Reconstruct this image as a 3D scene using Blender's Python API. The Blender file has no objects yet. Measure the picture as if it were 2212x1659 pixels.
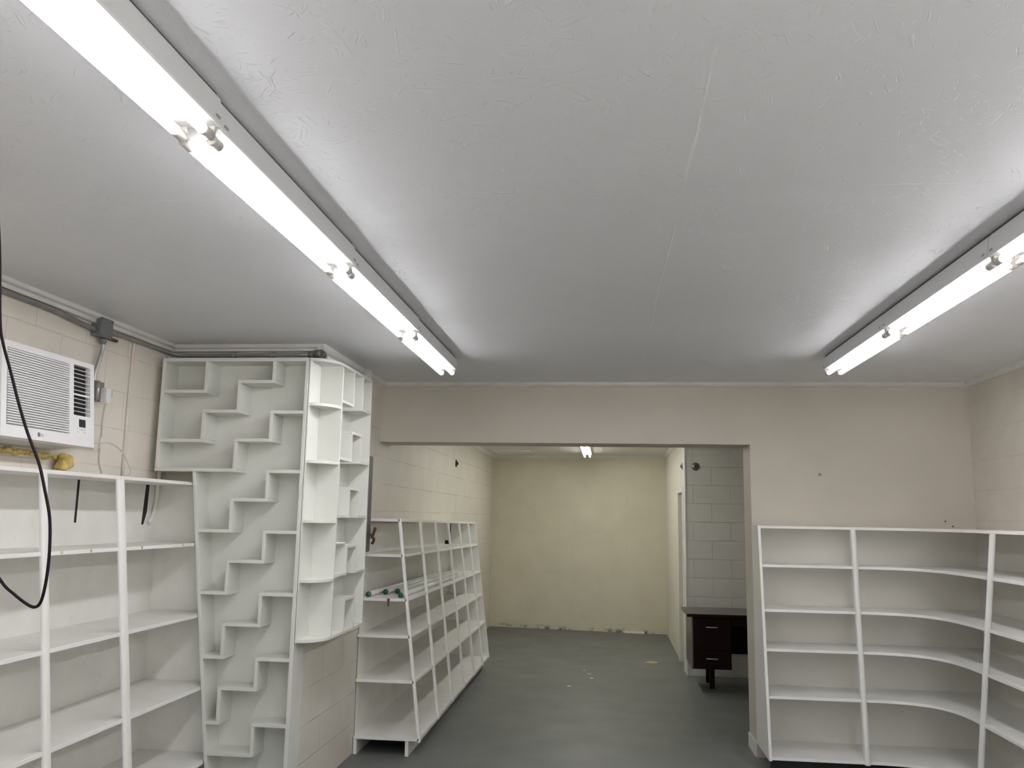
import bpy, bmesh, math, random
from mathutils import Vector, Matrix
random.seed(7)
S = bpy.context.scene
COL = S.collection

# ------------------------------------------------------------------ camera, world, exposure
F_PX, PITCH, YAW, ROLL, CAM_Z = 1850.78, 0.1537, -0.1111, 0.0175, 1.6692
cam_data = bpy.data.cameras.new('camera')
cam = bpy.data.objects.new('camera', cam_data)
COL.objects.link(cam)
cam_data.sensor_fit = 'HORIZONTAL'
cam_data.sensor_width = 36.0
cam_data.lens = 36.0 * F_PX / 2212.0
cam_data.clip_start = 0.05
_f = Vector((math.sin(YAW) * math.cos(PITCH), math.cos(YAW) * math.cos(PITCH), math.sin(PITCH)))
_r = Vector((math.cos(YAW), -math.sin(YAW), 0))
_u = _r.cross(_f)
_r2 = _r * math.cos(ROLL) + _u * math.sin(ROLL)
_u2 = -_r * math.sin(ROLL) + _u * math.cos(ROLL)
cam.matrix_world = Matrix(((_r2.x, _u2.x, -_f.x, 0), (_r2.y, _u2.y, -_f.y, 0), (_r2.z, _u2.z, -_f.z, CAM_Z), (0, 0, 0, 1)))
S.camera = cam

S.view_settings.view_transform = 'Standard'
S.view_settings.look = 'None'
S.view_settings.exposure = 0.12
S.view_settings.gamma = 1.0
S.view_settings.use_curve_mapping = False
S.cycles.use_denoising = True
S.cycles.max_bounces = 10
S.cycles.diffuse_bounces = 6
S.cycles.sample_clamp_indirect = 6.0
S.cycles.caustics_reflective = False
S.cycles.caustics_refractive = False

TUBE_STRENGTH = 46.0
BACK_TUBE_STRENGTH = 42.0
DAY_STRENGTH = 2.8
SUN_STRENGTH = 215.0

world = bpy.data.worlds.new('daylight')
S.world = world
world.use_nodes = True
bg = world.node_tree.nodes['Background']
_wt = world.node_tree
_geo = _wt.nodes.new('ShaderNodeTexCoord')
_sep = _wt.nodes.new('ShaderNodeSeparateXYZ')
_wt.links.new(_geo.outputs['Generated'], _sep.inputs[0])
_cr = _wt.nodes.new('ShaderNodeValToRGB')
_cr.color_ramp.elements[0].position = 0.47       # sunlit pavement below the horizon
_cr.color_ramp.elements[0].color = (1.0, 0.97, 0.965, 1)
_cr.color_ramp.elements[1].position = 0.53       # shaded blue sky above it
_cr.color_ramp.elements[1].color = (0.42, 0.50, 0.62, 1)
_mr = _wt.nodes.new('ShaderNodeMapRange')
_mr.inputs['From Min'].default_value = -1.0
_mr.inputs['From Max'].default_value = 1.0
_wt.links.new(_sep.outputs['Z'], _mr.inputs['Value'])
_wt.links.new(_mr.outputs['Result'], _cr.inputs['Fac'])
_wt.links.new(_cr.outputs['Color'], bg.inputs['Color'])
bg.inputs['Strength'].default_value = DAY_STRENGTH

# light portal filling the shop window behind the camera: daylight comes in only there
pl = bpy.data.lights.new('window_portal', 'AREA')
pl.shape = 'RECTANGLE'
pl.size = 2.4
pl.size_y = 1.9
pl.cycles.is_portal = True
plo = bpy.data.objects.new('window_portal', pl)
COL.objects.link(plo)
plo.location = (1.33, -2.45, 1.35)
plo.rotation_euler = (math.radians(90), 0, math.radians(0))
plo['kind'] = 'helper'

# sun falling steeply through the shop window onto the floor behind the camera
su = bpy.data.lights.new('sun', 'SUN')
su.energy = SUN_STRENGTH
su.angle = 0.01
su.color = (1.0, 0.96, 0.97)
suo = bpy.data.objects.new('sun', su)
COL.objects.link(suo)
suo.rotation_euler = (math.radians(40), 0, math.radians(8))
suo.location = (1.0, -5.0, 6.0)


# ------------------------------------------------------------------ materials
def new_mat(name):
    m = bpy.data.materials.new(name)
    m.use_nodes = True
    nt = m.node_tree
    return m, nt, nt.nodes['Principled BSDF']


def N(nt, kind, **kw):
    n = nt.nodes.new(kind)
    for k, v in kw.items():
        if k in n.inputs.keys() if hasattr(n.inputs, 'keys') else False:
            n.inputs[k].default_value = v
        else:
            setattr(n, k, v)
    return n


def math_node(nt, op, a, b=None, clamp=False):
    n = nt.nodes.new('ShaderNodeMath')
    n.operation = op
    n.use_clamp = clamp
    for i, v in enumerate((a, b)):
        if v is None:
            continue
        if isinstance(v, (int, float)):
            n.inputs[i].default_value = v
        else:
            nt.links.new(v, n.inputs[i])
    return n.outputs[0]


def ramp(nt, fac, lo, hi):
    n = nt.nodes.new('ShaderNodeMapRange')
    n.inputs['From Min'].default_value = lo
    n.inputs['From Max'].default_value = hi
    nt.links.new(fac, n.inputs['Value'])
    return n.outputs['Result']


def mix_col(nt, fac, a, b):
    n = nt.nodes.new('ShaderNodeMix')
    n.data_type = 'RGBA'
    for sock, v in ((0, fac), (6, a), (7, b)):
        if isinstance(v, (int, float)):
            n.inputs[sock].default_value = v
        elif isinstance(v, tuple):
            n.inputs[sock].default_value = (*v, 1)
        else:
            nt.links.new(v, n.inputs[sock])
    return n.outputs[2]


def noise(nt, vec, scale, detail=3, rough=0.55):
    n = nt.nodes.new('ShaderNodeTexNoise')
    n.inputs['Scale'].default_value = scale
    n.inputs['Detail'].default_value = detail
    n.inputs['Roughness'].default_value = rough
    if vec is not None:
        nt.links.new(vec, n.inputs['Vector'])
    return n.outputs['Fac']


def world_pos(nt):
    return nt.nodes.new('ShaderNodeNewGeometry').outputs['Position']


def bump(nt, b, height, strength, dist, normal=None):
    n = nt.nodes.new('ShaderNodeBump')
    n.inputs['Strength'].default_value = strength
    n.inputs['Distance'].default_value = dist
    nt.links.new(height, n.inputs['Height'])
    if normal is not None:
        nt.links.new(normal, n.inputs['Normal'])
    if b is not None:
        nt.links.new(n.outputs[0], b.inputs['Normal'])
    return n.outputs[0]


def paint(name, col, rough=0.5, var=0.06, scale=6.0, bump_s=0.12, bump_scale=60.0, metal=0.0, spec=0.5, dirt=None):
    """painted or plain surface with slight tone variation and a fine relief"""
    m, nt, b = new_mat(name)
    p = world_pos(nt)
    n1 = noise(nt, p, scale, 4)
    dark = tuple(c * (1 - var) for c in col)
    light = tuple(min(1, c * (1 + var * 0.6)) for c in col)
    c = mix_col(nt, ramp(nt, n1, 0.3, 0.7), dark, light)
    if dirt:
        n2 = noise(nt, p, 14.0, 6, 0.7)
        c = mix_col(nt, math_node(nt, 'MULTIPLY', ramp(nt, n2, 0.60, 0.75), 0.45), c, dirt)
    nt.links.new(c, b.inputs['Base Color'])
    b.inputs['Roughness'].default_value = rough
    b.inputs['Metallic'].default_value = metal
    b.inputs['Specular IOR Level'].default_value = spec
    if bump_s:
        bump(nt, b, noise(nt, p, bump_scale, 3), bump_s, 0.004)
    return m


def block_wall(name, col, axis, course=0.2122, length=0.406, zoff=0.0, uoff=0.0, depth=0.9, base_dirt=False, tone=None, line=0.12):
    """painted concrete block: bond pattern in relief, filled joints, roller texture"""
    m, nt, b = new_mat(name)
    p = world_pos(nt)
    sep = nt.nodes.new('ShaderNodeSeparateXYZ')
    nt.links.new(p, sep.inputs[0])
    comb = nt.nodes.new('ShaderNodeCombineXYZ')
    u = math_node(nt, 'ADD', sep.outputs['X' if axis == 'x' else 'Y'], 20.0 - uoff)
    v = math_node(nt, 'ADD', sep.outputs['Z'], course * 20 - zoff)
    wob = noise(nt, p, 5.0, 2)
    v = math_node(nt, 'ADD', v, math_node(nt, 'MULTIPLY', math_node(nt, 'SUBTRACT', wob, 0.5), 0.010))
    nt.links.new(u, comb.inputs[0])
    nt.links.new(v, comb.inputs[1])
    br = nt.nodes.new('ShaderNodeTexBrick')
    br.offset = 0.5
    br.offset_frequency = 2
    br.inputs['Scale'].default_value = 1.0
    br.inputs['Brick Width'].default_value = length
    br.inputs['Row Height'].default_value = course
    br.inputs['Mortar Size'].default_value = 0.0035
    br.inputs['Mortar Smooth'].default_value = 0.6
    br.inputs['Bias'].default_value = 0.0
    nt.links.new(comb.outputs[0], br.inputs['Vector'])
    joint = br.outputs['Fac']
    patch = ramp(nt, noise(nt, p, 2.3, 3), 0.32, 0.56)
    joint = math_node(nt, 'MULTIPLY', joint, patch)
    n1 = noise(nt, p, 3.0, 4)
    c = mix_col(nt, ramp(nt, n1, 0.3, 0.7), tuple(x * 0.95 for x in col), tuple(min(1, x * 1.03) for x in col))
    if tone:
        c = mix_col(nt, math_node(nt, 'MULTIPLY', ramp(nt, noise(nt, p, 1.1, 3), 0.45, 0.7), 0.6), c, tone)
    c = mix_col(nt, math_node(nt, 'MULTIPLY', joint, line), c, tuple(x * 0.62 for x in col))
    if base_dirt:
        low = ramp(nt, sep.outputs['Z'], 0.07, 0.005)
        flk = ramp(nt, noise(nt, p, 7.0, 6, 0.7), 0.52, 0.60)
        c = mix_col(nt, math_node(nt, 'MULTIPLY', low, flk), c, (0.06, 0.065, 0.07))
    nt.links.new(c, b.inputs['Base Color'])
    b.inputs['Roughness'].default_value = 0.55
    b.inputs['Specular IOR Level'].default_value = 0.35
    nn = bump(nt, None, math_node(nt, 'SUBTRACT', 1.0, joint), depth * 0.75, 0.004)
    bump(nt, b, noise(nt, p, 45.0, 4, 0.6), 0.22, 0.004, nn)
    return m


def ceiling_mat(name, col, y_seams=(), x_seams=(), flakes=True):
    m, nt, b = new_mat(name)
    p = world_pos(nt)
    sep = nt.nodes.new('ShaderNodeSeparateXYZ')
    nt.links.new(p, sep.inputs[0])
    seam = None
    for ax, vals in (('Y', y_seams), ('X', x_seams)):
        for v in vals:
            wob = math_node(nt, 'MULTIPLY', math_node(nt, 'SUBTRACT', noise(nt, p, 1.2, 2), 0.5), 0.03)
            d = math_node(nt, 'ABSOLUTE', math_node(nt, 'SUBTRACT', math_node(nt, 'ADD', sep.outputs[ax], wob), v))
            s = ramp(nt, d, 0.006, 0.001)
            seam = s if seam is None else math_node(nt, 'MAXIMUM', seam, s)
    c = mix_col(nt, ramp(nt, noise(nt, p, 1.4, 4), 0.3, 0.7), tuple(x * 0.96 for x in col), tuple(min(1, x * 1.02) for x in col))
    normal = None
    if flakes:
        # oriented strand board under the paint: short strokes turned a different way in every cell
        heights = None
        for k, (cs, sx, sy) in enumerate(((17.0, 9.0, 130.0), (26.0, 14.0, 190.0))):
            vor = nt.nodes.new('ShaderNodeTexVoronoi')
            vor.inputs['Scale'].default_value = cs
            nt.links.new(p, vor.inputs['Vector'])
            sc = nt.nodes.new('ShaderNodeSeparateColor')
            nt.links.new(vor.outputs['Color'], sc.inputs[0])
            rot = nt.nodes.new('ShaderNodeVectorRotate')
            rot.rotation_type = 'Z_AXIS'
            nt.links.new(p, rot.inputs['Vector'])
            nt.links.new(math_node(nt, 'MULTIPLY', sc.outputs[0], 6.28), rot.inputs['Angle'])
            mp = nt.nodes.new('ShaderNodeMapping')
            mp.inputs['Scale'].default_value = (sx, sy, 1)
            nt.links.new(rot.outputs[0], mp.inputs['Vector'])
            st = noise(nt, mp.outputs[0], 1.0, 2)
            gate = ramp(nt, sc.outputs[1], 0.45, 0.75)
            h = math_node(nt, 'MULTIPLY', ramp(nt, st, 0.60, 0.74), gate)
            heights = h if heights is None else math_node(nt, 'SUBTRACT', heights, h)
        c = mix_col(nt, math_node(nt, 'MULTIPLY', math_node(nt, 'MAXIMUM', heights, 0.0), 0.10), c, (0.93, 0.93, 0.92))
        normal = bump(nt, None, heights, 0.55, 0.0045)
    if seam is not None:
        patch = ramp(nt, noise(nt, p, 3.1, 3), 0.40, 0.62)
        seam = math_node(nt, 'MULTIPLY', seam, patch)
        c = mix_col(nt, math_node(nt, 'MULTIPLY', seam, 0.5), c, (0.90, 0.89, 0.86))
        normal = bump(nt, None, seam, 0.5, 0.004, normal)
    nt.links.new(c, b.inputs['Base Color'])
    b.inputs['Roughness'].default_value = 0.42
    b.inputs['Specular IOR Level'].default_value = 0.4
    bump(nt, b, noise(nt, p, 30.0, 4, 0.6), 0.12, 0.004, normal)
    return m


def floor_mat():
    m, nt, b = new_mat('grey_floor_paint')
    p = world_pos(nt)
    c = mix_col(nt, ramp(nt, noise(nt, p, 1.3, 5), 0.3, 0.7), (0.125, 0.130, 0.126), (0.155, 0.160, 0.154))
    sc = nt.nodes.new('ShaderNodeMapping')
    sc.inputs['Scale'].default_value = (9, 2.2, 1)
    nt.links.new(p, sc.inputs['Vector'])
    c = mix_col(nt, math_node(nt, 'MULTIPLY', ramp(nt, noise(nt, sc.outputs[0], 1.0, 6, 0.7), 0.62, 0.72), 0.35), c, (0.11, 0.113, 0.11))
    sp = ramp(nt, noise(nt, p, 24.0, 3, 0.6), 0.735, 0.76)
    c = mix_col(nt, math_node(nt, 'MULTIPLY', sp, 0.6), c, (0.03, 0.03, 0.03))
    nt.links.new(c, b.inputs['Base Color'])
    rr = nt.nodes.new('ShaderNodeMapRange')
    rr.inputs['To Min'].default_value = 0.38
    rr.inputs['To Max'].default_value = 0.60
    nt.links.new(noise(nt, p, 3.0, 4), rr.inputs['Value'])
    nt.links.new(rr.outputs[0], b.inputs['Roughness'])
    bump(nt, b, noise(nt, p, 18.0, 4), 0.10, 0.004)
    return m


def wood_mat(name, a, c2, rough=0.35, spec=0.5):
    m, nt, b = new_mat(name)
    p = world_pos(nt)
    mp = nt.nodes.new('ShaderNodeMapping')
    mp.inputs['Scale'].default_value = (3, 30, 30)
    nt.links.new(p, mp.inputs['Vector'])
    g = noise(nt, mp.outputs[0], 2.0, 6, 0.65)
    nt.links.new(mix_col(nt, ramp(nt, g, 0.3, 0.7), a, c2), b.inputs['Base Color'])
    b.inputs['Roughness'].default_value = rough
    b.inputs['Specular IOR Level'].default_value = spec
    bump(nt, b, g, 0.05, 0.002)
    return m


def lamp_mat(name, col, strength):
    m, nt, b = new_mat(name)
    b.inputs['Base Color'].default_value = (0.9, 0.9, 0.9, 1)
    b.inputs['Emission Color'].default_value = (*col, 1)
    # LED tube: the diffuser is far brighter below than at its sides and spine
    geo = nt.nodes.new('ShaderNodeNewGeometry')
    sep = nt.nodes.new('ShaderNodeSeparateXYZ')
    nt.links.new(geo.outputs['Normal'], sep.inputs[0])
    mr = nt.nodes.new('ShaderNodeMapRange')
    mr.interpolation_type = 'SMOOTHSTEP'
    mr.inputs['From Min'].default_value = 0.28
    mr.inputs['From Max'].default_value = -0.50
    mr.inputs['To Min'].default_value = 1.6
    mr.inputs['To Max'].default_value = strength
    nt.links.new(sep.outputs['Z'], mr.inputs['Value'])
    nt.links.new(mr.outputs['Result'], b.inputs['Emission Strength'])
    return m


M = {}
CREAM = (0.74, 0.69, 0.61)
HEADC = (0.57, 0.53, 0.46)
BCREAM = (0.70, 0.665, 0.54)
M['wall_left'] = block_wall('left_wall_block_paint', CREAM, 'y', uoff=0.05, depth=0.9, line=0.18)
M['wall_pass'] = block_wall('passage_block_paint', (0.70, 0.665, 0.585), 'y', course=0.2122, uoff=0.285, depth=1.2, line=0.28)
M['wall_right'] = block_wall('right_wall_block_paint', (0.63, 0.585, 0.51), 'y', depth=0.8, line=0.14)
M['wall_back'] = block_wall('back_wall_block_paint', BCREAM, 'x', course=0.2032, zoff=0.03, depth=0.6, base_dirt=True, tone=(0.70, 0.62, 0.49), line=0.16)
M['wall_closet'] = block_wall('closet_block_paint', (0.75, 0.75, 0.70), 'x', course=0.2032, zoff=0.0212, uoff=1.069, depth=1.6, line=0.30)
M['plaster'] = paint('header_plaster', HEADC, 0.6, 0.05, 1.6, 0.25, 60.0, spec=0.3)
M['ceiling'] = ceiling_mat('ceiling_board_paint', (0.755, 0.76, 0.78), (2.645, 5.30, 0.2), (0.24, -2.20))
M['ceiling_back'] = ceiling_mat('back_ceiling_panels', (0.74, 0.74, 0.72), (8.6, 11.0), (-0.65, -0.05, 0.55), flakes=False)
M['floor'] = floor_mat()
M['white'] = paint('white_shelf_paint', (0.83, 0.825, 0.79), 0.38, 0.04, 5.0, 0.10, 40.0)
M['white_worn'] = paint('worn_white_shelf_paint', (0.80, 0.79, 0.75), 0.42, 0.07, 4.0, 0.22, 35.0, dirt=(0.62, 0.57, 0.50))
M['pale_wall_sheet'] = paint('cream_wall_sheet', (0.74, 0.715, 0.66), 0.5, 0.05, 3.0, 0.1, 40.0)  # for the added sheet that brightens the corner bookcase interior
M['zig'] = paint('zigzag_shelf_paint', (0.72, 0.725, 0.68), 0.45, 0.05, 4.0, 0.15, 40.0)
M['curve'] = paint('curved_shelf_paint', (0.73, 0.74, 0.69), 0.40, 0.04, 5.0, 0.12, 40.0)
M['trim'] = paint('crown_trim_paint', (0.66, 0.645, 0.615), 0.5, 0.08, 7.0, 0.25, 30.0)
M['housing'] = paint('fixture_enamel', (0.76, 0.76, 0.765), 0.4, 0.02, 4.0, 0.0)
M['holder'] = paint('lamp_holder_plastic', (0.72, 0.68, 0.60), 0.4, 0.04, 20.0, 0.0)
M['cap'] = paint('tube_cap_plastic', (0.62, 0.59, 0.56), 0.4, 0.03, 20.0, 0.0)
M['tube'] = lamp_mat('lit_tube_front', (1.0, 0.985, 1.02), TUBE_STRENGTH)
M['tube_back'] = lamp_mat('lit_tube_back', (1.0, 0.985, 0.91), BACK_TUBE_STRENGTH)
M['black_cord'] = paint('black_rubber', (0.010, 0.007, 0.009), 0.65, 0.1, 20.0, 0.0, spec=0.15)
M['dark'] = paint('dark_void', (0.012, 0.012, 0.012), 0.8, 0.1, 10.0, 0.0)
M['ac'] = paint('white_ac_plastic', (0.84, 0.84, 0.835), 0.35, 0.015, 3.0, 0.0)
M['ac_body'] = paint('ac_sleeve_steel', (0.60, 0.60, 0.59), 0.45, 0.03, 5.0, 0.0)
M['screen'] = paint('black_display', (0.02, 0.02, 0.022), 0.2, 0.05, 20.0, 0.0)
M['ink'] = paint('grey_print', (0.16, 0.16, 0.17), 0.5, 0.05, 20.0, 0.0)
M['foam'] = paint('yellow_spray_foam', (0.62, 0.47, 0.16), 0.45, 0.25, 16.0, 0.5, 30.0)
M['grey_metal'] = paint('grey_painted_steel', (0.17, 0.18, 0.18), 0.45, 0.1, 9.0, 0.05)
M['panel_grey'] = paint('dark_grey_enamel', (0.085, 0.087, 0.09), 0.5, 0.06, 8.0, 0.03)
M['galv'] = paint('galvanised_conduit', (0.42, 0.42, 0.41), 0.38, 0.12, 15.0, 0.0, metal=0.75)
M['conduit_paint'] = paint('dull_grey_conduit', (0.20, 0.195, 0.185), 0.5, 0.15, 9.0, 0.05)
M['rust'] = paint('rusty_brown_metal', (0.10, 0.045, 0.025), 0.7, 0.4, 30.0, 0.2)
M['pipe_paint'] = paint('cream_painted_pipe', (0.66, 0.60, 0.54), 0.5, 0.08, 9.0, 0.1)
M['pvc'] = paint('white_pvc', (0.74, 0.73, 0.68), 0.4, 0.05, 9.0, 0.0)
M['plug'] = paint('white_plug_plastic', (0.76, 0.76, 0.75), 0.35, 0.02, 9.0, 0.0)
M['cordw'] = paint('off_white_cord', (0.64, 0.62, 0.56), 0.45, 0.05, 9.0, 0.0)
M['cordg'] = paint('pale_grey_cord', (0.45, 0.45, 0.43), 0.45, 0.05, 9.0, 0.0)
M['green'] = paint('green_cap_plastic', (0.012, 0.10, 0.045), 0.3, 0.1, 20.0, 0.0)
M['glass_tube'] = paint('unlit_tube_phosphor', (0.72, 0.73, 0.68), 0.18, 0.03, 8.0, 0.0)
M['desk_front'] = wood_mat('dark_walnut_front', (0.010, 0.0045, 0.0035), (0.018, 0.007, 0.005), 0.6, 0.12)
M['desk_lit'] = wood_mat('lit_desk_laminate', (0.075, 0.058, 0.045), (0.11, 0.085, 0.066), 0.30)  # same dark desk, painted paler where its top and side catch light
M['chrome'] = paint('brushed_handle', (0.62, 0.58, 0.52), 0.3, 0.03, 20.0, 0.0, metal=0.8)
M['sticker'] = paint('yellowed_sticker', (0.62, 0.54, 0.33), 0.6, 0.1, 60.0, 0.0)
M['door'] = paint('grey_door_paint', (0.36, 0.37, 0.38), 0.5, 0.05, 4.0, 0.05)
M['frame_paint'] = paint('door_frame_paint', (0.74, 0.74, 0.70), 0.42, 0.06, 6.0, 0.0)
M['flange'] = paint('tarnished_flange', (0.22, 0.20, 0.18), 0.4, 0.2, 30.0, 0.0, metal=0.6)
M['chip'] = paint('pale_paint_chip', (0.72, 0.70, 0.62), 0.6, 0.1, 40.0, 0.0)
M['ochre'] = paint('ochre_scrape', (0.50, 0.37, 0.18), 0.7, 0.3, 40.0, 0.0)
M['toe'] = paint('dark_toe_board', (0.020, 0.022, 0.028), 0.6, 0.1, 9.0, 0.0)
M['outside'] = paint('window_frame_aluminium', (0.5, 0.5, 0.5), 0.4, 0.03, 5.0, 0.0)


# ------------------------------------------------------------------ mesh helpers
class MB:
    """collects shapes, links them as ONE mesh object"""

    def __init__(self):
        self.bm = bmesh.new()

    def box(self, x0, x1, y0, y1, z0, z1, mi=0):
        vs = [self.bm.verts.new(p) for p in ((x0, y0, z0), (x1, y0, z0), (x1, y1, z0), (x0, y1, z0),
                                             (x0, y0, z1), (x1, y0, z1), (x1, y1, z1), (x0, y1, z1))]
        for q in ((3, 2, 1, 0), (4, 5, 6, 7), (0, 1, 5, 4), (1, 2, 6, 5), (2, 3, 7, 6), (3, 0, 4, 7)):
            f = self.bm.faces.new([vs[i] for i in q])
            f.material_index = mi
        return self

    def prism(self, poly, axis, a, b, mi=0):
        """poly: 2-D points of the two other axes in x<y<z order; extruded from a to b along axis"""
        def pt(p, t):
            return {'x': (t, p[0], p[1]), 'y': (p[0], t, p[1]), 'z': (p[0], p[1], t)}[axis]
        A = [self.bm.verts.new(pt(p, a)) for p in poly]
        B = [self.bm.verts.new(pt(p, b)) for p in poly]
        n = len(poly)
        fs = [self.bm.faces.new(A), self.bm.faces.new(B[::-1])]
        for i in range(n):
            fs.append(self.bm.faces.new((A[i], B[i], B[(i + 1) % n], A[(i + 1) % n])))
        for f in fs:
            f.material_index = mi
        return self

    def hexa(self, A, B, mi=0):
        """solid between two equal-length rings of 3-D points"""
        a = [self.bm.verts.new(p) for p in A]
        b = [self.bm.verts.new(p) for p in B]
        n = len(A)
        fs = [self.bm.faces.new(a), self.bm.faces.new(b[::-1])]
        for i in range(n):
            fs.append(self.bm.faces.new((a[i], b[i], b[(i + 1) % n], a[(i + 1) % n])))
        for f in fs:
            f.material_index = mi
        return self

    def tube(self, pts, r, seg=10, mi=0, smooth=3, radii=None):
        pts = [Vector(p) for p in pts]
        if smooth and len(pts) > 2:
            out = []
            P = [pts[0] * 2 - pts[1]] + pts + [pts[-1] * 2 - pts[-2]]
            for i in range(1, len(P) - 2):
                for k in range(smooth):
                    t = k / smooth
                    a, b_, c, d = P[i - 1], P[i], P[i + 1], P[i + 2]
                    out.append(0.5 * ((2 * b_) + (c - a) * t + (2 * a - 5 * b_ + 4 * c - d) * t * t + (3 * b_ - a - 3 * c + d) * t ** 3))
            out.append(pts[-1])
            pts = out
        rings = []
        up = Vector((0.13, 0.27, 0.95)).normalized()
        for i, p in enumerate(pts):
            t = (pts[min(i + 1, len(pts) - 1)] - pts[max(i - 1, 0)]).normalized()
            if abs(t.dot(up)) > 0.97:
                up = Vector((1, 0, 0))
            s = t.cross(up).normalized()
            up2 = s.cross(t).normalized()
            up = up2
            rr = radii[i] if radii else r
            rings.append([self.bm.verts.new(p + (s * math.cos(a) + up2 * math.sin(a)) * rr)
                          for a in (2 * math.pi * k / seg for k in range(seg))])
        fs = []
        for A, B in zip(rings, rings[1:]):
            for k in range(seg):
                fs.append(self.bm.faces.new((A[k], A[(k + 1) % seg], B[(k + 1) % seg], B[k])))
        for f in fs:
            f.smooth = True
        fs.append(self.bm.faces.new(rings[0][::-1]))
        fs.append(self.bm.faces.new(rings[-1]))
        for f in fs:
            f.material_index = mi
        return self

    def lathe(self, origin, axis, prof, seg=24, mi=0):
        """prof: (distance along axis, radius)"""
        o = Vector(origin)
        ax = Vector(axis).normalized()
        s = ax.orthogonal().normalized()
        t = ax.cross(s)
        rings = []
        for d, r in prof:
            rings.append([self.bm.verts.new(o + ax * d + (s * math.cos(a) + t * math.sin(a)) * max(r, 1e-5))
                          for a in (2 * math.pi * k / seg for k in range(seg))])
        for A, B in zip(rings, rings[1:]):
            for k in range(seg):
                f = self.bm.faces.new((A[k], A[(k + 1) % seg], B[(k + 1) % seg], B[k]))
                f.smooth = True
                f.material_index = mi
        for ring in (rings[0][::-1], rings[-1]):
            f = self.bm.faces.new(ring)
            f.material_index = mi
        return self

    def blob(self, c, r, seed=0, sub=2, squash=(1, 1, 1)):
        rnd = random.Random(seed)
        res = bmesh.ops.create_icosphere(self.bm, subdivisions=sub, radius=1.0)
        ph = [rnd.uniform(0, 6) for _ in range(3)]
        for v in res['verts']:
            k = 1 + 0.16 * math.sin(3 * v.co.x + ph[0]) * math.sin(3 * v.co.y + ph[1]) + 0.12 * math.sin(5 * v.co.z + ph[2])
            v.co = Vector((c[0] + v.co.x * r * k * squash[0], c[1] + v.co.y * r * k * squash[1], c[2] + v.co.z * r * k * squash[2]))
        for f in self.bm.faces:
            f.smooth = True
        return self

    def warp(self, fn):
        for v in self.bm.verts:
            v.co = Vector(fn(v.co))
        return self

    def build(self, name, mat, parent=None, bevel=0.0):
        bmesh.ops.recalc_face_normals(self.bm, faces=self.bm.faces[:])
        if bevel:
            es = [e for e in self.bm.edges if len(e.link_faces) == 2 and e.calc_face_angle(0) > 0.6]
            bmesh.ops.bevel(self.bm, geom=es, offset=bevel, segments=2, profile=0.5, affect='EDGES', clamp_overlap=True)
        if parent is not None:
            root = parent
            while root.parent:
                root = root.parent
            off = root.location
            for v in self.bm.verts:
                v.co -= off
        me = bpy.data.meshes.new(name)
        self.bm.to_mesh(me)
        self.bm.free()
        for mm in (mat if isinstance(mat, (list, tuple)) else [mat]):
            me.materials.append(mm)
        o = bpy.data.objects.new(name, me)
        COL.objects.link(o)
        if parent is not None:
            o.parent = parent
        return o


def B(*a):
    return MB().box(*a)


def tag(o, label, cat, group=None, kind=None):
    o['label'] = label
    o['category'] = cat
    if group:
        o['group'] = group
    if kind:
        o['kind'] = kind
    return o


def thing(name, loc, label, cat, group=None):
    e = bpy.data.objects.new(name, None)
    e.empty_display_size = 0.1
    COL.objects.link(e)
    e.location = loc
    return tag(e, label, cat, group)


def struct(name, mb, mat, label, cat, bevel=0.0, parent=None):
    o = mb.build(name, mat, parent, bevel)
    o['kind'] = 'structure'
    if parent is None:
        o['label'] = label
        o['category'] = cat
    return o


def copy_thing(root, loc, label, group=None):
    def cp(o, par):
        c = o.copy()
        COL.objects.link(c)
        if par is not None:
            c.parent = par
        for ch in o.children:
            cp(ch, c)
        return c
    r = cp(root, None)
    r.location = loc
    r['label'] = label
    if group:
        r['group'] = group
    return r


def text_mesh(body, size):
    """flat letters as a list of triangles (x right, y up), baseline at the origin"""
    cu = bpy.data.curves.new('letters', 'FONT')
    cu.body = body
    cu.size = size
    ob = bpy.data.objects.new('letters', cu)
    COL.objects.link(ob)
    bpy.context.view_layer.update()
    dg = bpy.context.evaluated_depsgraph_get()
    me = bpy.data.meshes.new_from_object(ob.evaluated_get(dg))
    tris = [[tuple(me.vertices[i].co) for i in p.vertices] for p in me.polygons]
    bpy.data.objects.remove(ob)
    bpy.data.curves.remove(cu)
    bpy.data.meshes.remove(me)
    return tris


# ------------------------------------------------------------------ room shell
H, HB = 2.71, 2.622
XL, XP, XR = -2.76, -1.78, 2.66          # left wall, passage wall, right wall
YN, YH, YHB = 5.10, 6.614, 6.945         # nook wall, header wall front and back
YB0, YB1 = 13.48, 13.16                  # back wall at its left and right end
XC = 0.885                               # closet side wall
HEADZ, JAMB = 2.238, 1.075
YF = -2.4

struct('floor', B(-3.0, 3.0, -2.7, 13.9, -0.15, 0.0), M['floor'], 'grey painted concrete floor running into the back room', 'floor')
struct('ceiling', B(-3.0, 3.0, -2.7, YHB, H, H + 0.12), M['ceiling'], 'painted strand board ceiling of the front room', 'ceiling')
struct('ceiling_back', B(-3.0, 3.0, YHB, 13.9, HB, HB + 0.2), M['ceiling_back'], 'lower panelled ceiling of the back room', 'ceiling')
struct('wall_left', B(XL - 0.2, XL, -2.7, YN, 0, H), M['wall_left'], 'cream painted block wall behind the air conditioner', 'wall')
struct('wall_passage', B(XL - 0.2, XP, YN, 13.9, 0, H), M['wall_pass'], 'painted block wall running from the nook along the passage to the back room', 'wall')
hd = MB()
hd.prism([(XP, HEADZ), (JAMB, HEADZ), (JAMB, 0), (XR, 0), (XR, H), (XP, H)], 'y', YH, YHB)
struct('wall_header', hd, M['plaster'], 'smooth cream wall with the wide opening into the back room', 'wall')
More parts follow.
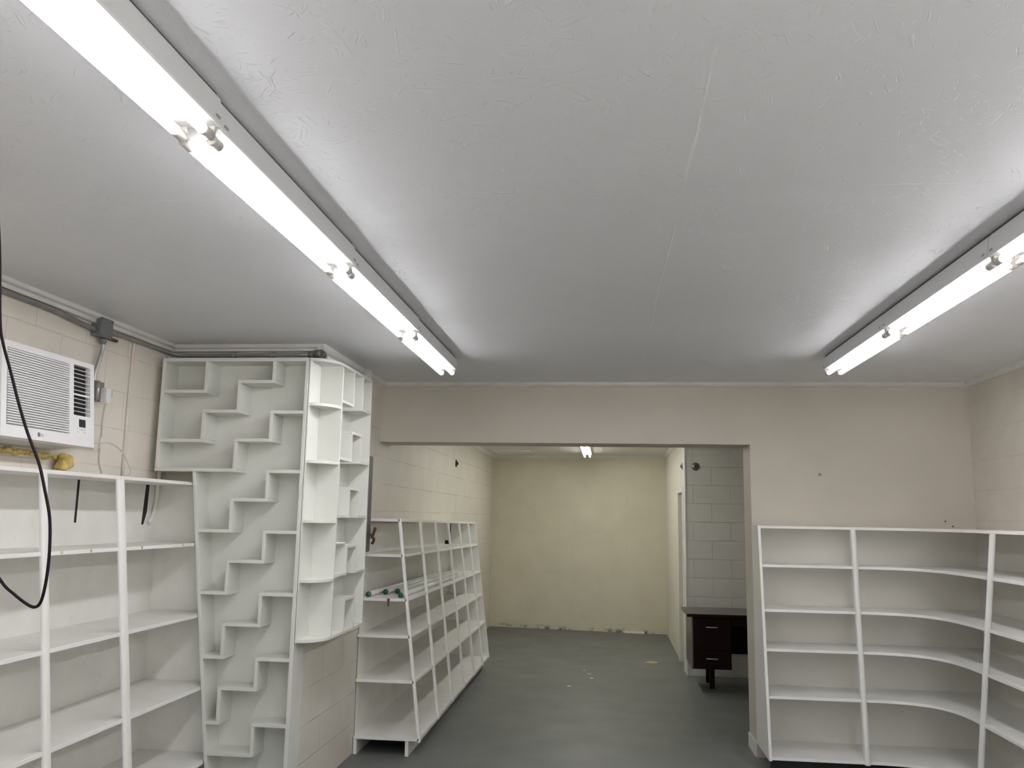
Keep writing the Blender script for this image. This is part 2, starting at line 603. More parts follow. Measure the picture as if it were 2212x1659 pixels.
struct('wall_right', B(XR, XR + 0.2, -2.7, 9.84, 0, H), M['wall_right'], 'cream painted block wall on the right of the front room', 'wall')
bk = MB().prism([(-1.80, YB0), (3.0, YB0 - (YB0 - YB1) / 2.685 * 4.8), (3.0, 13.9), (-1.80, 13.9)], 'z', 0, HB)
struct('wall_back', bk, M['wall_back'], 'yellowish block wall at the far end of the back room', 'wall')
struct('wall_closet', B(XC, 2.95, 9.82, 9.95, 0, HB), M['wall_closet'], 'grey block wall facing the desk', 'wall')
DY0, DY1, DZ = 10.15, 10.74, 1.985
cs = MB()
cs.box(XC, XC + 0.12, 9.95, DY0, 0, HB).box(XC, XC + 0.12, DY1, 13.35, 0, HB).box(XC, XC + 0.12, DY0, DY1, DZ, HB)
M['wall_side'] = block_wall('closet_side_block_paint', (0.74, 0.715, 0.62), 'y', course=0.2032, zoff=0.0212, depth=0.8, line=0.2)
struct('wall_closet_side', cs, M['wall_side'], 'bright block wall on the right of the back room, with the closet doorway', 'wall')
dr = struct('door_1', B(XC + 0.075, XC + 0.11, DY0, DY1, 0.01, DZ), M['door'], 'grey door set deep in its white frame beside the back room', 'door')
fr = MB()
fr.box(XC - 0.018, XC + 0.005, DY0 - 0.10, DY0, 0, DZ + 0.07).box(XC - 0.018, XC + 0.005, DY1, DY1 + 0.09, 0, DZ + 0.07)
fr.box(XC - 0.018, XC + 0.005, DY0, DY1, DZ, DZ + 0.07)
struct('door_frame', fr, M['frame_paint'], '', '', 0.004, parent=dr)
struct('trim_11', B(XC - 0.012, XC, 9.812, 10.04, 0, HB - 0.05), M['frame_paint'], 'white corner board beside the closet door frame', 'trim')

# front of the shop, behind the camera, with its window
WX0, WX1 = 0.1, 2.55
wf = MB()
wf.box(-3, WX0, YF - 0.15, YF, 0, H).box(WX1, 3, YF - 0.15, YF, 0, H).box(WX0, WX1, YF - 0.15, YF, 0, 0.4).box(WX0, WX1, YF - 0.15, YF, 2.3, H)
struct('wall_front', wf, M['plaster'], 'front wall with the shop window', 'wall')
wn = MB()
wn.box(WX0, WX1, YF - 0.11, YF - 0.05, 0.4, 0.45).box(WX0, WX1, YF - 0.11, YF - 0.05, 2.25, 2.3)
for x in (WX0, 1.43, WX1 - 0.05):
    wn.box(x, x + 0.05, YF - 0.11, YF - 0.05, 0.45, 2.25)
struct('window_1', wn, M['outside'], 'aluminium frame of the shop window', 'window')

# crown mouldings
def crown(pts2, h0, h1, d):
    return None


t1 = MB().prism([(XL, H), (XL + 0.052, H), (XL + 0.05, H - 0.02), (XL + 0.03, H - 0.026), (XL + 0.028, H - 0.045), (XL, H - 0.048)], 'y', -2.4, YN)
struct('trim_1', t1, M['trim'], 'crown moulding along the top of the left wall', 'trim')
t2 = MB().prism([(YN, H), (YN - 0.042, H), (YN - 0.04, H - 0.022), (YN - 0.026, H - 0.026), (YN - 0.024, H - 0.042), (YN, H - 0.046)], 'x', XL, XP + 0.042)
struct('trim_2', t2, M['trim'], 'crown moulding above the zigzag shelf', 'trim')
t3 = MB().prism([(XP, H), (XP + 0.042, H), (XP + 0.036, H - 0.03), (XP + 0.012, H - 0.05), (XP, H - 0.052)], 'y', YN - 0.042, YH)
struct('trim_3', t3, M['trim'], 'crown moulding above the curved shelf', 'trim')
t4 = MB().prism([(YH, H), (YH - 0.03, H), (YH - 0.03, H - 0.018), (YH - 0.018, H - 0.03), (YH, H - 0.032)], 'x', XP, XR)
struct('trim_4', t4, M['trim'], 'crown moulding over the wide opening', 'trim')
t5 = MB().prism([(XR, H), (XR - 0.03, H), (XR - 0.03, H - 0.02), (XR - 0.016, H - 0.036), (XR, H - 0.038)], 'y', -2.4, YH)
struct('trim_5', t5, M['trim'], 'crown moulding along the top of the right wall', 'trim')
t6 = MB().prism([(XP, HB), (XP + 0.045, HB), (XP + 0.01, HB - 0.045), (XP, HB - 0.045)], 'y', YHB, 13.46)
struct('trim_6', t6, M['frame_paint'], 'crown moulding along the left of the back room', 'trim')
t7 = MB().hexa([(XP, YB0, HB), (XP, YB0 - 0.04, HB), (XP, YB0 - 0.01, HB - 0.045), (XP, YB0, HB - 0.045)],
               [(XC, YB1, HB), (XC, YB1 - 0.04, HB), (XC, YB1 - 0.01, HB - 0.045), (XC, YB1, HB - 0.045)])
struct('trim_7', t7, M['frame_paint'], 'crown moulding across the end of the back room', 'trim')
t8 = MB().prism([(XC, HB), (XC - 0.045, HB), (XC - 0.01, HB - 0.045), (XC, HB - 0.045)], 'y', 9.82, 13.15)
struct('trim_8', t8, M['frame_paint'], 'crown moulding along the right of the back room', 'trim')
t9 = MB().hexa([(0.27, 13.20, 0.0), (0.27, 13.228, 0.0), (0.27, 13.228, 0.03), (0.27, 13.21, 0.03)],
               [(0.56, 13.165, 0.0), (0.56, 13.193, 0.0), (0.56, 13.193, 0.03), (0.56, 13.175, 0.03)])
struct('baseboard_back', t9, M['frame_paint'], 'loose white strip of moulding at the foot of the back wall', 'baseboard')
t10 = MB().box(JAMB - 0.012, JAMB, YH + 0.02, YHB - 0.01, 0.0, 0.10)
struct('baseboard_jamb', t10, M['frame_paint'], 'short white baseboard at the foot of the opening', 'baseboard')
ht = MB()
ht.box(-1.64, -1.10, 12.33, 12.37, HB - 0.02, HB).box(-1.64, -1.10, 12.70, 12.74, HB - 0.02, HB)
ht.box(-1.64, -1.60, 12.37, 12.70, HB - 0.02, HB).box(-1.14, -1.10, 12.37, 12.70, HB - 0.02, HB).box(-1.60, -1.14, 12.37, 12.70, HB - 0.008, HB)
tag(ht.build('ceiling_hatch', M['frame_paint']), 'white framed hatch in the ceiling at the back left corner', 'hatch')

# ------------------------------------------------------------------ strip lights
def strip_light(loc, label, group, tube_mat, top, length=1.195, cut=False):
    """fixture with its far end at loc.y; two tubes along y"""
    x, y, z = loc                       # z = tube axis height
    t = thing('strip_light', (x, y - length / 2, top), label, 'ceiling light', group)
    y0, y1 = y - length, y
    h = MB().prism([(x - 0.064, z + 0.019), (x - 0.058, z + 0.024), (x + 0.058, z + 0.024), (x + 0.064, z + 0.019), (x + 0.066, z + 0.026), (x + 0.054, z + 0.100), (x - 0.054, z + 0.100), (x - 0.066, z + 0.026)], 'y', y0 + 0.001, y1 - 0.001)
    h.build('housing', M['housing'], t, 0.002)
    B(x - 0.046, x + 0.046, y0 + 0.01, y1 - 0.01, z + 0.100, top).build('mounting_spine', M['panel_grey'], t)
    for s in (-1, 1):
        tx = x + s * 0.0365
        tb = MB().tube([(tx, y0 + 0.052, z), (tx, (y0 + y1) / 2, z), (tx, y1 - 0.052, z)], 0.0135, 16, smooth=0)
        tb = tb.build('tube', tube_mat, t)
        for ya, yb in ((y0 + 0.008, y0 + 0.052), (y1 - 0.052, y1 - 0.008)):
            c = MB().lathe((tx, ya, z), (0, 1, 0), [(0, 0.0135), (0.004, 0.0145), (0.012, 0.0145), (0.014, 0.0138), (yb - ya, 0.0142)], 14)
            c.build('end_cap', M['cap'], tb)
        for yy in (y0 + 0.004, y1 - 0.010):
            B(tx - 0.011, tx + 0.011, yy, yy + 0.006, z - 0.004, z + 0.03).build('lamp_holder', M['holder'], t, 0.001)
    for yy in (y0 + 0.03, y1 - 0.03):
        for s in (-1, 1):
            c0, c1 = sorted((x + s * 0.060, x + s * 0.0665))
            B(c0, c1, yy - 0.010, yy + 0.010, z + 0.036, z + 0.043).build('clip', M['galv'], t)
    return t


LY = (5.535, 4.335, 3.135, 1.935, 0.735)
ZT = 2.598
l0 = strip_light((-1.046, LY[0], ZT), 'twin tube strip light at the far end of the left row, near the zigzag shelf', 'left row of strip lights', M['tube'], H)
r0 = strip_light((1.424, LY[0], ZT), 'twin tube strip light at the far end of the right row, above the corner bookcase', 'right row of strip lights', M['tube'], H)
LROW = ('', 'twin tube strip light in the left row, second from the far end', 'twin tube strip light in the left row, third from the far end',
        'twin tube strip light in the left row, cut by the top edge of the picture', 'twin tube strip light of the left row above and behind the camera')
RROW = ('', 'twin tube strip light in the right row, second from the far end', 'twin tube strip light in the right row, cut by the right edge of the picture',
        'twin tube strip light of the right row just outside the view', 'twin tube strip light of the right row above and behind the camera')
for k in range(1, 5):
    copy_thing(l0, (l0.location.x + 0.008 * k, LY[k] - 0.5975, H), LROW[k], 'left row of strip lights')
    copy_thing(r0, (r0.location.x, LY[k] - 0.5975, H), RROW[k], 'right row of strip lights')
strip_light((-0.276, 12.62, 2.560), 'long strip light on the ceiling of the back room, seen below the header', 'back room strip lights', M['tube_back'], HB, length=2.39)
strip_light((-0.250, 10.20, 2.560), 'long strip light of the back room hidden behind the header', 'back room strip lights', M['tube_back'], HB, length=2.39)

# ------------------------------------------------------------------ bookcase on the left wall
def lx(z):
    return -2.2425 - 0.1192 * z


lb = thing('wall_bookcase', (-2.6, 3.6, 0), 'white open bookcase under the air conditioner, its front leaning out', 'bookcase')
LZ = (1.841, 1.484, 1.075, 0.672, 0.270)
lt = 0.019
for i, z in enumerate(LZ):
    a, b_ = lx(z), lx(z - lt)
    zz0, zz1 = z - lt, z
    poly0 = [(XL + 0.004, 2.1), (b_, 2.1), (b_, 4.908), (b_ - 0.006, 4.908), (b_ - 0.006, 5.082), (XL + 0.004, 5.082)]
    if i == 0:
        poly0 = [(XL + 0.004, 2.1), (b_, 2.1), (b_, 4.895), (b_ - 0.010, 4.895), (b_ - 0.010, 5.082), (XL + 0.004, 5.082)]
    mb = MB().hexa([(x, y, zz0) for x, y in poly0], [(x + (a - b_ if 0 < k < 5 else 0), y, zz1) for k, (x, y) in enumerate(poly0)])
    sh = mb.build('shelf', M['white_worn'], lb, 0.0025)
    if i == 1:
        for yy, ch in ((3.657, '1'), (3.88, '3'), (4.331, '5'), (4.774, '7')):
            mb = MB()
            xs = lx(z - 0.009) + 0.0008
            mb.box(xs - 0.001, xs, yy - 0.0085, yy + 0.0085, z - 0.0165, z - 0.001)
            for tri in text_mesh(ch, 0.015):
                mb.bm.faces.new([mb.bm.verts.new((xs + 0.0006, yy - 0.004 + p[0], z - 0.0145 + p[1])) for p in tri]).material_index = 1
            mb.build('price_sticker', [M['sticker'], M['ink']], sh)
for yc, w in ((2.32, 0.055), (2.93, 0.055), (3.537, 0.047), (4.144, 0.064)):
    # rounded upright, leaning with the front
    def ring(z):
        x = lx(z) + 0.012
        n = 7
        pts = [(x - 0.019, yc - w / 2, z)]
        for k in range(n):
            t = math.pi * k / (n - 1)
            pts.append((x - 0.011 + 0.011 * math.sin(t), yc - w / 2 * math.cos(t), z))
        pts.append((x - 0.019, yc + w / 2, z))
        return pts
    MB().hexa(ring(0.0), ring(1.841 - lt)).build('post', M['white'], lb)
B(XL + 0.001, XL + 0.004, 2.1, 5.09, 0.0, 1.822).build('back_panel', M['white_worn'], lb)
MB().prism([(XL + 0.004, 0.0), (lx(0) - 0.004, 0.0), (lx(1.822) - 0.004, 1.822), (XL + 0.004, 1.822)], 'y', 5.085, 5.095).build('end_panel', M['white_worn'], lb)
sl = MB().prism([(4.925, 1.822), (4.962, 1.822), (4.955, 1.66), (4.925, 1.585), (4.905, 1.585)], 'x', XL + 0.004, XL + 0.006)
sl.box(XL + 0.004, XL + 0.006, 4.245, 4.262, 1.60, 1.822)
sl.build('slot_shade', M['dark'], lb)  # dark sheets painted on the panel for the shade inside open slots

# ------------------------------------------------------------------ zigzag shelf
zg = thing('zigzag_shelf', (-2.25, 5.0, 0), 'white wall shelf of zigzag stair-step compartments in the left corner', 'shelf')
ZF, ZB_ = 4.92, 5.085
T = 0.020
V1, V2, V3, RX = -2.424, -2.210, -1.998, -1.782


def zbox(name, x0, x1, z0, z1, yf=ZF):
    B(x0, x1, yf, ZB_, z0, z1).build(name, M['zig'], zg, 0.0018)


def sl_x(z):                            # left slanted side, its outer face
    return -2.2425 - 0.1192 * z + 0.001


zbox('side_panel', -2.71, -2.69, 1.926, 2.575)
zbox('top_panel', -2.71, RX, 2.575, 2.597)
MB().hexa([(RX - T - 0.004, ZF, 0.0), (RX, ZF, 0.0), (RX, ZB_, 0.0), (RX - T - 0.004, ZB_, 0.0)],
          [(RX - T, ZF, 2.575), (RX, ZF, 2.575), (RX, ZB_, 2.575), (RX - T, ZB_, 2.575)]).build('side_panel', M['zig'], zg, 0.0018)
MB().hexa([(sl_x(0), ZF, 0.0), (sl_x(0) + T, ZF, 0.0), (sl_x(0) + T, ZB_, 0.0), (sl_x(0), ZB_, 0.0)],
          [(sl_x(1.904), ZF, 1.904), (sl_x(1.904) + T, ZF, 1.904), (sl_x(1.904) + T, ZB_, 1.904), (sl_x(1.904), ZB_, 1.904)]).build('slanted_side_panel', M['zig'], zg, 0.0018)
MB().prism([(-2.71, 1.91), (sl_x(1.904), 1.91), (sl_x(0), 0), (RX, 0), (RX, 2.59), (-2.71, 2.59)], 'y', ZB_, ZB_ + 0.012).build('back_panel', M['zig'], zg)


def hor(x0, x1, z):
    zbox('shelf', x0, x1, z - T / 2, z + T / 2)


def ver(x, z0, z1):                     # between two shelf levels
    zbox('divider', x - T / 2, x + T / 2, z0, z1)


h2 = T / 2
RI = RX - T - 0.001
hor(-2.69, V1 + h2, 2.391); ver(V1, 2.391 + h2, 2.575)
hor(-2.69, V1 + h2, 2.091); ver(V1, 2.091 + h2, 2.270 - h2)
hor(V1 - h2, V2 + h2, 2.270); ver(V2, 2.270 + h2, 2.451 - h2)
hor(V2 - h2, V3 + h2, 2.451); ver(V3, 2.451 + h2, 2.575)
hor(-2.71, V2 + h2, 1.915); ver(V2, 1.915 + h2, 2.096 - h2)
hor(V2 - h2, V3 + h2, 2.096); ver(V3, 2.096 + h2, 2.266 - h2)
hor(V3 - h2, RI, 2.266)
for a, b_, c in ((1.911, 1.741, 1.557), (1.556, 1.383, 1.199), (1.198, 1.022, 0.837), (0.834, 0.666, 0.476)):
    hor(V3 - h2, RI, a); ver(V3, b_ + h2, a - h2)
    hor(V2 - h2, V3 + h2, b_); ver(V2, c + h2, b_ - h2)
    hor(sl_x(c) + T, V2 + h2, c)
hor(V3 - h2, RI, 0.473); ver(V3, 0.308 + h2, 0.473 - h2)
hor(sl_x(0.308) + T, V3 + h2, 0.308)
hor(sl_x(0.06) + T, RI, 0.06)

# ------------------------------------------------------------------ curved shelf round the corner
cu = thing('curved_shelf', (-1.7, 5.4, 0.93), 'white display shelf curving round the block corner, with small square niches', 'shelf')
CX, CY0, CYD, CYE = -1.63, 4.935, 5.12, 5.80
XW = XP + 0.0


def curve_poly(xb):
    pts = []
    n = 12
    for k in range(n + 1):
        a = math.pi / 2 * k / n
        pts.append((xb + (CX - xb) * math.sin(a), CYD - (CYD - CY0) * math.cos(a)))
    return pts


def cshelf(name, z0, z1, full=False):
    pts = curve_poly(XW + 0.008)
    if full:
        pts += [(CX, CYE), (XW + 0.008, CYE)]
    else:
        pts += [(XW + 0.008, CYD)]
    MB().prism(pts, 'z', z0, z1).build(name, M['curve'], cu, 0.0012)


ct = 0.018
cshelf('top_panel', 2.580, 2.598, True)
cshelf('bottom_panel', 0.930, 0.948, True)
for z in (2.317, 1.973, 1.622, 1.277):
    cshelf('curved_shelf_board', z - ct / 2, z + ct / 2)
B(XW + 0.002, XW + 0.008, CY0 - 0.01, CYE, 0.930, 2.598).build('back_panel', M['curve'], cu)
B(XW + 0.008, CX, CYD, CYD + ct, 0.948, 2.580).build('divider', M['curve'], cu, 0.0012)
B(XW + 0.008, CX, CYE - ct, CYE, 0.948, 2.580).build('end_panel', M['curve'], cu, 0.0012)
G0, G1 = 5.368, 5.572                    # the two legs of every niche
for z, ztop in ((2.363, 2.580), (2.008, 2.187), (1.653, 1.829), (1.297, 1.466), (0.939, 1.136)):
    zs0, zs1 = z - 0.009, z + 0.009
    if z > 1:
        B(XW + 0.008, CX, CYD + ct, G0, zs0, zs1).build('niche_shelf', M['curve'], cu, 0.0012)
        B(XW + 0.008, CX, G1 + 0.015, CYE - ct, zs0, zs1).build('niche_shelf', M['curve'], cu, 0.0012)
        zl = zs0
    else:
        zl = 0.948
    tz = ztop - 0.009 if ztop < 2.5 else ztop
    for g in (G0, G1):
        B(XW + 0.008, CX, g, g + 0.015, zl, tz).build('niche_side', M['curve'], cu, 0.0012)
    if ztop < 2.5:
        B(XW + 0.008, CX, G0, G1 + 0.015, tz, tz + 0.018).build('niche_top', M['curve'], cu, 0.0012)
tag(MB().lathe((-1.693, 5.35, 1.4755), (0, 0, 1), [(0, 0.045), (0.003, 0.052), (0.014, 0.056), (0.017, 0.054), (0.018, 0.03)], 32).build('lid', M['plug']),
    'round white lid lying on a niche of the curved shelf', 'lid')

# ------------------------------------------------------------------ long bookcase along the passage
mbk = thing('long_bookcase', (-1.6, 8.0, 0), 'long white bookcase leaning out along the passage wall, posts in a row', 'bookcase')


def mx(z):
    return -1.287 - 0.1273 * z


def mw(p):
    k = (p[1] - 6.2) / 3.6
    z = p[2]
    if z > 0.05:
        z = z + k * (0.018 - 0.054 * z / 1.62)
    return (p[0], p[1], z)


MXB = XP + 0.006
MY0, MY1 = 6.195, 9.81
MZ = (1.640, 1.386, 1.074, 0.818, 0.510, 0.124)
mt = 0.021
for z in MZ:
    MB().hexa([(MXB, MY0, z - mt), (mx(z - mt), MY0, z - mt), (mx(z - mt), MY1, z - mt), (MXB, MY1, z - mt)],
              [(MXB, MY0, z), (mx(z), MY0, z), (mx(z), MY1, z), (MXB, MY1, z)]).warp(mw).build('shelf', M['white_worn'], mbk, 0.002)
for yc in (6.212, 6.905, 7.525, 8.14, 8.753, 9.345):
    def ring(z, w=0.034):
        x = mx(z) + 0.008
        pts = [(x - 0.021, yc - w / 2, z)]
        for k in range(7):
            t = math.pi * k / 6
            pts.append((x - 0.012 + 0.012 * math.sin(t), yc - w / 2 * math.cos(t), z))
        pts.append((x - 0.021, yc + w / 2, z))
        return pts
    MB().hexa(ring(0.098), ring(1.642)).warp(mw).build('post', M['white'], mbk)
MB().hexa([(MXB, MY1, 0.10), (mx(0.10) + 0.004, MY1, 0.10), (mx(1.64) + 0.004, MY1, 1.64), (MXB, MY1, 1.64)],
          [(MXB, MY1 + 0.02, 0.10), (mx(0.10) + 0.004, MY1 + 0.02, 0.10), (mx(1.64) + 0.004, MY1 + 0.02, 1.64), (MXB, MY1 + 0.02, 1.64)]).warp(mw).build('end_panel', M['white'], mbk, 0.002)
for x in (MXB, -1.402):
    B(x, x + 0.024, MY0 + 0.005, MY1, 0.0, 0.124 - mt).build('base_runner', M['white_worn'], mbk, 0.002)
B(MXB + 0.0, MXB + 0.004, MY0 + 0.03, MY1, 0.124, 1.60).build('back_panel', M['white_worn'], mbk)
la = MB().box(-1.566, -1.548, MY0 - 0.004, MY0, 1.055, 1.073).box(-1.563, -1.551, MY0 - 0.003, MY0 + 0.001, 1.020, 1.055).box(-1.566, -1.550, MY0 - 0.006, MY0 - 0.002, 1.020, 1.028)
la.build('latch', M['rust'], mbk)

# spare tubes lying on its third shelf
sp0 = thing('spare_tube', (-1.722, 6.235, 1.074), 'unlit tube with green ends lying closest to the passage wall', 'fluorescent tube', 'spare tubes on the long bookcase')
R_ = 0.0185


def spare(root, x0, y0, x1, L=2.38):
    z = 1.0935
    a = Vector((x0, y0, z))
    d = Vector((x1 - x0, L, -0.0085)).normalized()
    MB().tube([a + d * 0.03, a + d * (L - 0.03)], R_, 16, smooth=0).build('glass', M['glass_tube'], root)
    for s, e in ((0.0, 1), (L, -1)):
        o = a + d * s
        MB().lathe(o, d * e, [(-0.012, 0.004), (0, 0.004), (0.0, 0.010), (0.004, 0.0175), (0.008, R_ + 0.0008), (0.030, R_ + 0.0008), (0.031, R_)], 18).build('end_cap', M['green'] if e > 0 else M['plug'], root)
    return root


spare(sp0, -1.722, 6.235, -1.700)
for x0, y0, x1, lab in ((-1.655, 6.47, -1.640, 'unlit tube with green ends, second from the passage wall'),
                        (-1.585, 6.56, -1.575, 'unlit tube with green ends set farthest back, third from the passage wall'),
                        (-1.483, 6.235, -1.472, 'unlit tube with green ends along the front edge of the shelf')):
    spare(thing('spare_tube', (x0, y0, 1.074), lab, 'fluorescent tube', 'spare tubes on the long bookcase'), x0, y0, x1)

ad = thing('power_adapter', (-1.745, 9.50, 1.36), 'small black adapter on the second shelf of the long bookcase', 'adapter')
B(-1.768, -1.722, 9.46, 9.53, 1.3865 - 0.026, 1.42 - 0.02).build('body', M['dark'], ad, 0.004)
MB().tube([(-1.745, 9.53, 1.38), (-1.764, 9.70, 1.372), (-1.763, 9.74, 1.42), (-1.763, 9.745, 1.57)], 0.004, 6).build('cable', M['black_cord'], ad)

# ------------------------------------------------------------------ corner bookcase on the right
rb = thing('corner_bookcase', (1.9, 6.2, 0), 'white bookcase sweeping round the right corner with curved shelves', 'bookcase')
RZ = (1.638, 1.369, 1.067, 0.807, 0.503, 0.122)
rt = 0.019
RXL, RXW = 1.072, 2.225
RYE = 3.7


def ry(z):
    return 6.155 + 0.127 * (z - 0.122)


def rpost(z):
    return 5.30 + (1.63 - z) * 0.27


def rpoly(z, x0):
    P0, P1, P2, P3 = [Vector(p) for p in ((1.74, ry(z)), (2.13, ry(z) - 0.005), (RXW + 0.02, ry(z) - 0.14), (RXW, rpost(z)))]
    pts = [(x0, ry(z))]
    for k in range(17):
        t = k / 16
        q = P0 * (1 - t) ** 3 + P1 * 3 * t * (1 - t) ** 2 + P2 * 3 * t * t * (1 - t) + P3 * t ** 3
        pts.append((q.x, q.y))
    pts += [(RXW, RYE), (XR - 0.003, RYE), (XR - 0.003, YH - 0.003), (x0, YH - 0.003)]
    return pts


for i, z in enumerate(RZ):
    x0 = RXL if i == 0 else RXL + 0.021
    p0, p1 = rpoly(z - rt, x0), rpoly(z, x0)
    MB().hexa([(x, y, z - rt) for x, y in p0], [(x, y, z) for x, y in p1]).build('shelf', M['white'], rb, 0.0015)
MB().hexa([(RXL, ry(0) - 0.004, 0.10), (RXL, YH - 0.003, 0.10), (RXL, YH - 0.003, 1.638 - rt), (RXL, ry(1.62) - 0.004, 1.638 - rt)],
          [(RXL + 0.020, ry(0) - 0.004, 0.10), (RXL + 0.020, YH - 0.003, 0.10), (RXL + 0.020, YH - 0.003, 1.638 - rt), (RXL + 0.020, ry(1.62) - 0.004, 1.638 - rt)]).build('side_panel', M['white'], rb, 0.002)


def post_ring(cx, cy, z, w, dx, dy, back=0.03):
    """rounded face towards (dx, dy)"""
    f = Vector((dx, dy)).normalized()
    s = Vector((-f.y, f.x))
    c = Vector((cx, cy))
    pts = [c - f * back - s * w / 2]
    for k in range(7):
        t = math.pi * k / 6
        pts.append(c + f * 0.012 * math.sin(t) - s * (w / 2 * math.cos(t)))
    pts.append(c - f * back + s * w / 2)
    return [(p.x, p.y, z) for p in pts]


MB().hexa(post_ring(1.704, ry(0.10) - 0.003, 0.10, 0.036, 0, -1), post_ring(1.726, ry(1.62) - 0.003, 1.619, 0.036, 0, -1)).build('post', M['white'], rb)
MB().hexa(post_ring(RXW - 0.004, rpost(0.0), 0.0, 0.034, -0.6, -0.8, 0.004), post_ring(RXW - 0.004, rpost(1.62), 1.619, 0.034, -0.6, -0.8, 0.004)).build('post', M['white'], rb)
MB().hexa(post_ring(RXW - 0.004, 4.35, 0.0, 0.05, -1, 0), post_ring(RXW - 0.004, 4.35, 1.619, 0.05, -1, 0)).build('post', M['white'], rb)
MB().box(RXL + 0.020, XR - 0.003, YH - 0.003, YH - 0.0005, 0.10, 1.62).box(XR - 0.003, XR - 0.0005, RYE, YH - 0.003, 0.10, 1.62).build('back_panel', M['pale_wall_sheet'], rb)  # pale sheet added over the bare walls to brighten the shelf interior
tk = MB().box(RXL + 0.03, 2.30, 6.26, 6.28, 0.0, 0.103).box(2.30, 2.32, RYE, 6.26, 0.0, 0.103)
tk.build('toe_board', M['toe'], rb)

# ------------------------------------------------------------------ desk in front of the closet wall
dk = thing('desk', (1.5, 9.2, 0), 'dark walnut office desk with two drawers standing at the grey block wall', 'desk')
B(0.795, 2.30, 8.86, 9.55, 0.724, 0.752).build('top', [M['desk_lit']], dk, 0.002)
MB().box(0.792, 2.303, 8.856, 8.862, 0.722, 0.750).build('top_edging', M['desk_front'], dk)
B(0.838, 0.852, 8.885, 9.50, 0.223, 0.724).build('side_panel', M['desk_lit'], dk)
B(0.852, 1.222, 8.90, 9.50, 0.223, 0.724).build('pedestal', M['desk_front'], dk)
for z0, z1, zh in ((0.402, 0.700, 0.626), (0.228, 0.394, 0.326)):
    d = B(0.852, 1.215, 8.884, 8.90, z0, z1).build('drawer', M['desk_front'], dk, 0.002)
    MB().tube([(0.979, 8.884, zh), (0.979, 8.866, zh), (1.085, 8.866, zh), (1.085, 8.884, zh)], 0.0055, 8, smooth=0).build('handle', M['chrome'], d)
B(1.236, 1.86, 8.91, 9.40, 0.635, 0.712).build('pencil_drawer', M['desk_front'], dk, 0.003)
B(1.222, 2.20, 9.38, 9.40, 0.306, 0.724).build('modesty_panel', M['desk_front'], dk)
for x in (1.057, 2.18):
    for y in (9.13, 9.46):
        MB().box(x - 0.024, x + 0.024, y - 0.022, y + 0.022, 0.0, 0.223 if x < 2 else 0.724).build('leg', M['desk_front'], dk, 0.003)

# ------------------------------------------------------------------ round flanges on the back room walls
def flange(o, ax, label, mat):
    t = thing('pipe_flange', o, label, 'flange', 'round pipe flanges in the back room')
    MB().lathe(o, ax, [(0, 0.046), (0.004, 0.046), (0.010, 0.036), (0.014, 0.020), (0.026, 0.019), (0.026, 0.012)], 28).build('ring', mat, t)
    MB().lathe(Vector(o) + Vector(ax) * 0.0262, ax, [(0, 0.012), (0.002, 0.011)], 20).build('hole', M['dark'], t)


flange((0.995, 9.82, 2.262), (0, -1, 0), 'tarnished round flange high on the grey block wall above the desk', M['flange'])
flange((XC, 10.17, 2.285), (-1, 0, 0), 'dark flange seen edge-on above the closet door frame', M['panel_grey'])
flange((XP, 10.09, 2.285), (1, 0, 0), 'black flange on the passage wall above the long bookcase', M['dark'])

# ------------------------------------------------------------------ air conditioner
ACY, ACZ, ACW, ACH = 3.345, 1.972, 0.672, 0.420
ac = thing('air_conditioner', (XL, ACY + ACW / 2, ACZ), 'white window air conditioner set through the left wall', 'air conditioner')
tilt = math.radians(5.5)


def acp(p):
    """(along y, up, out) -> room, tilted back"""
    u, v, w = p
    x = -2.538 + w * math.cos(tilt) - v * math.sin(tilt)
    z = ACZ + v * math.cos(tilt) + w * math.sin(tilt)
    return (x, ACY + u, z)


def acb(mb, u0, u1, v0, v1, w0, w1, mi=0):
    pts = lambda w: [acp((u0, v0, w)), acp((u1, v0, w)), acp((u1, v1, w)), acp((u0, v1, w))]
    return mb.hexa(pts(w0), pts(w1), mi)


mb = MB()
acb(mb, 0.012, ACW - 0.012, 0.006, ACH - 0.012, -0.26, -0.055)
mb.build('sleeve', M['ac_body'], ac, 0.003)
fp = MB()
g0, g1, o0, o1 = 0.034, 0.470, 0.505, 0.640
acb(fp, 0, g0, 0, ACH, -0.055, 0)
acb(fp, g1, o0, 0, ACH, -0.055, 0)
acb(fp, o1, ACW, 0, ACH, -0.055, 0)
acb(fp, g0, g1, 0, 0.052, -0.055, 0)
acb(fp, g0, g1, ACH - 0.030, ACH, -0.055, 0)
acb(fp, o0, o1, 0, 0.148, -0.055, 0)
acb(fp, o0, o1, ACH - 0.024, ACH, -0.055, 0)
fp.build('front_panel', M['ac'], ac)
gr = MB()
ns = 30
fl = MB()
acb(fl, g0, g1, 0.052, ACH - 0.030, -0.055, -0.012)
fl.build('filter', M['conduit_paint'], ac)  # dark backing that paints in the shade between the grille slats
for k in range(ns):
    v = 0.056 + (ACH - 0.030 - 0.056) * k / ns
    pts = lambda u: [acp((u, v, -0.010)), acp((u, v + 0.0025, 0.001)), acp((u, v + 0.0080, 0.001)), acp((u, v + 0.0075, -0.010))]
    gr.hexa(pts(g0 + 0.004), pts(g1 - 0.004))
gr.build('intake_grille', M['ac'], ac)
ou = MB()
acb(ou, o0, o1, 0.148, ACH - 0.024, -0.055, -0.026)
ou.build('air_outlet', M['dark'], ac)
lv = MB()
nl = 12
for k in range(1, nl):
    v = 0.148 + (ACH - 0.024 - 0.148) * k / nl
    th = 0.0026 if k != 5 else 0.008
    acb(lv, o0, o1, v - th / 2, v + th / 2, -0.012, -0.004)
lv.build('louver', M['ac'], ac)

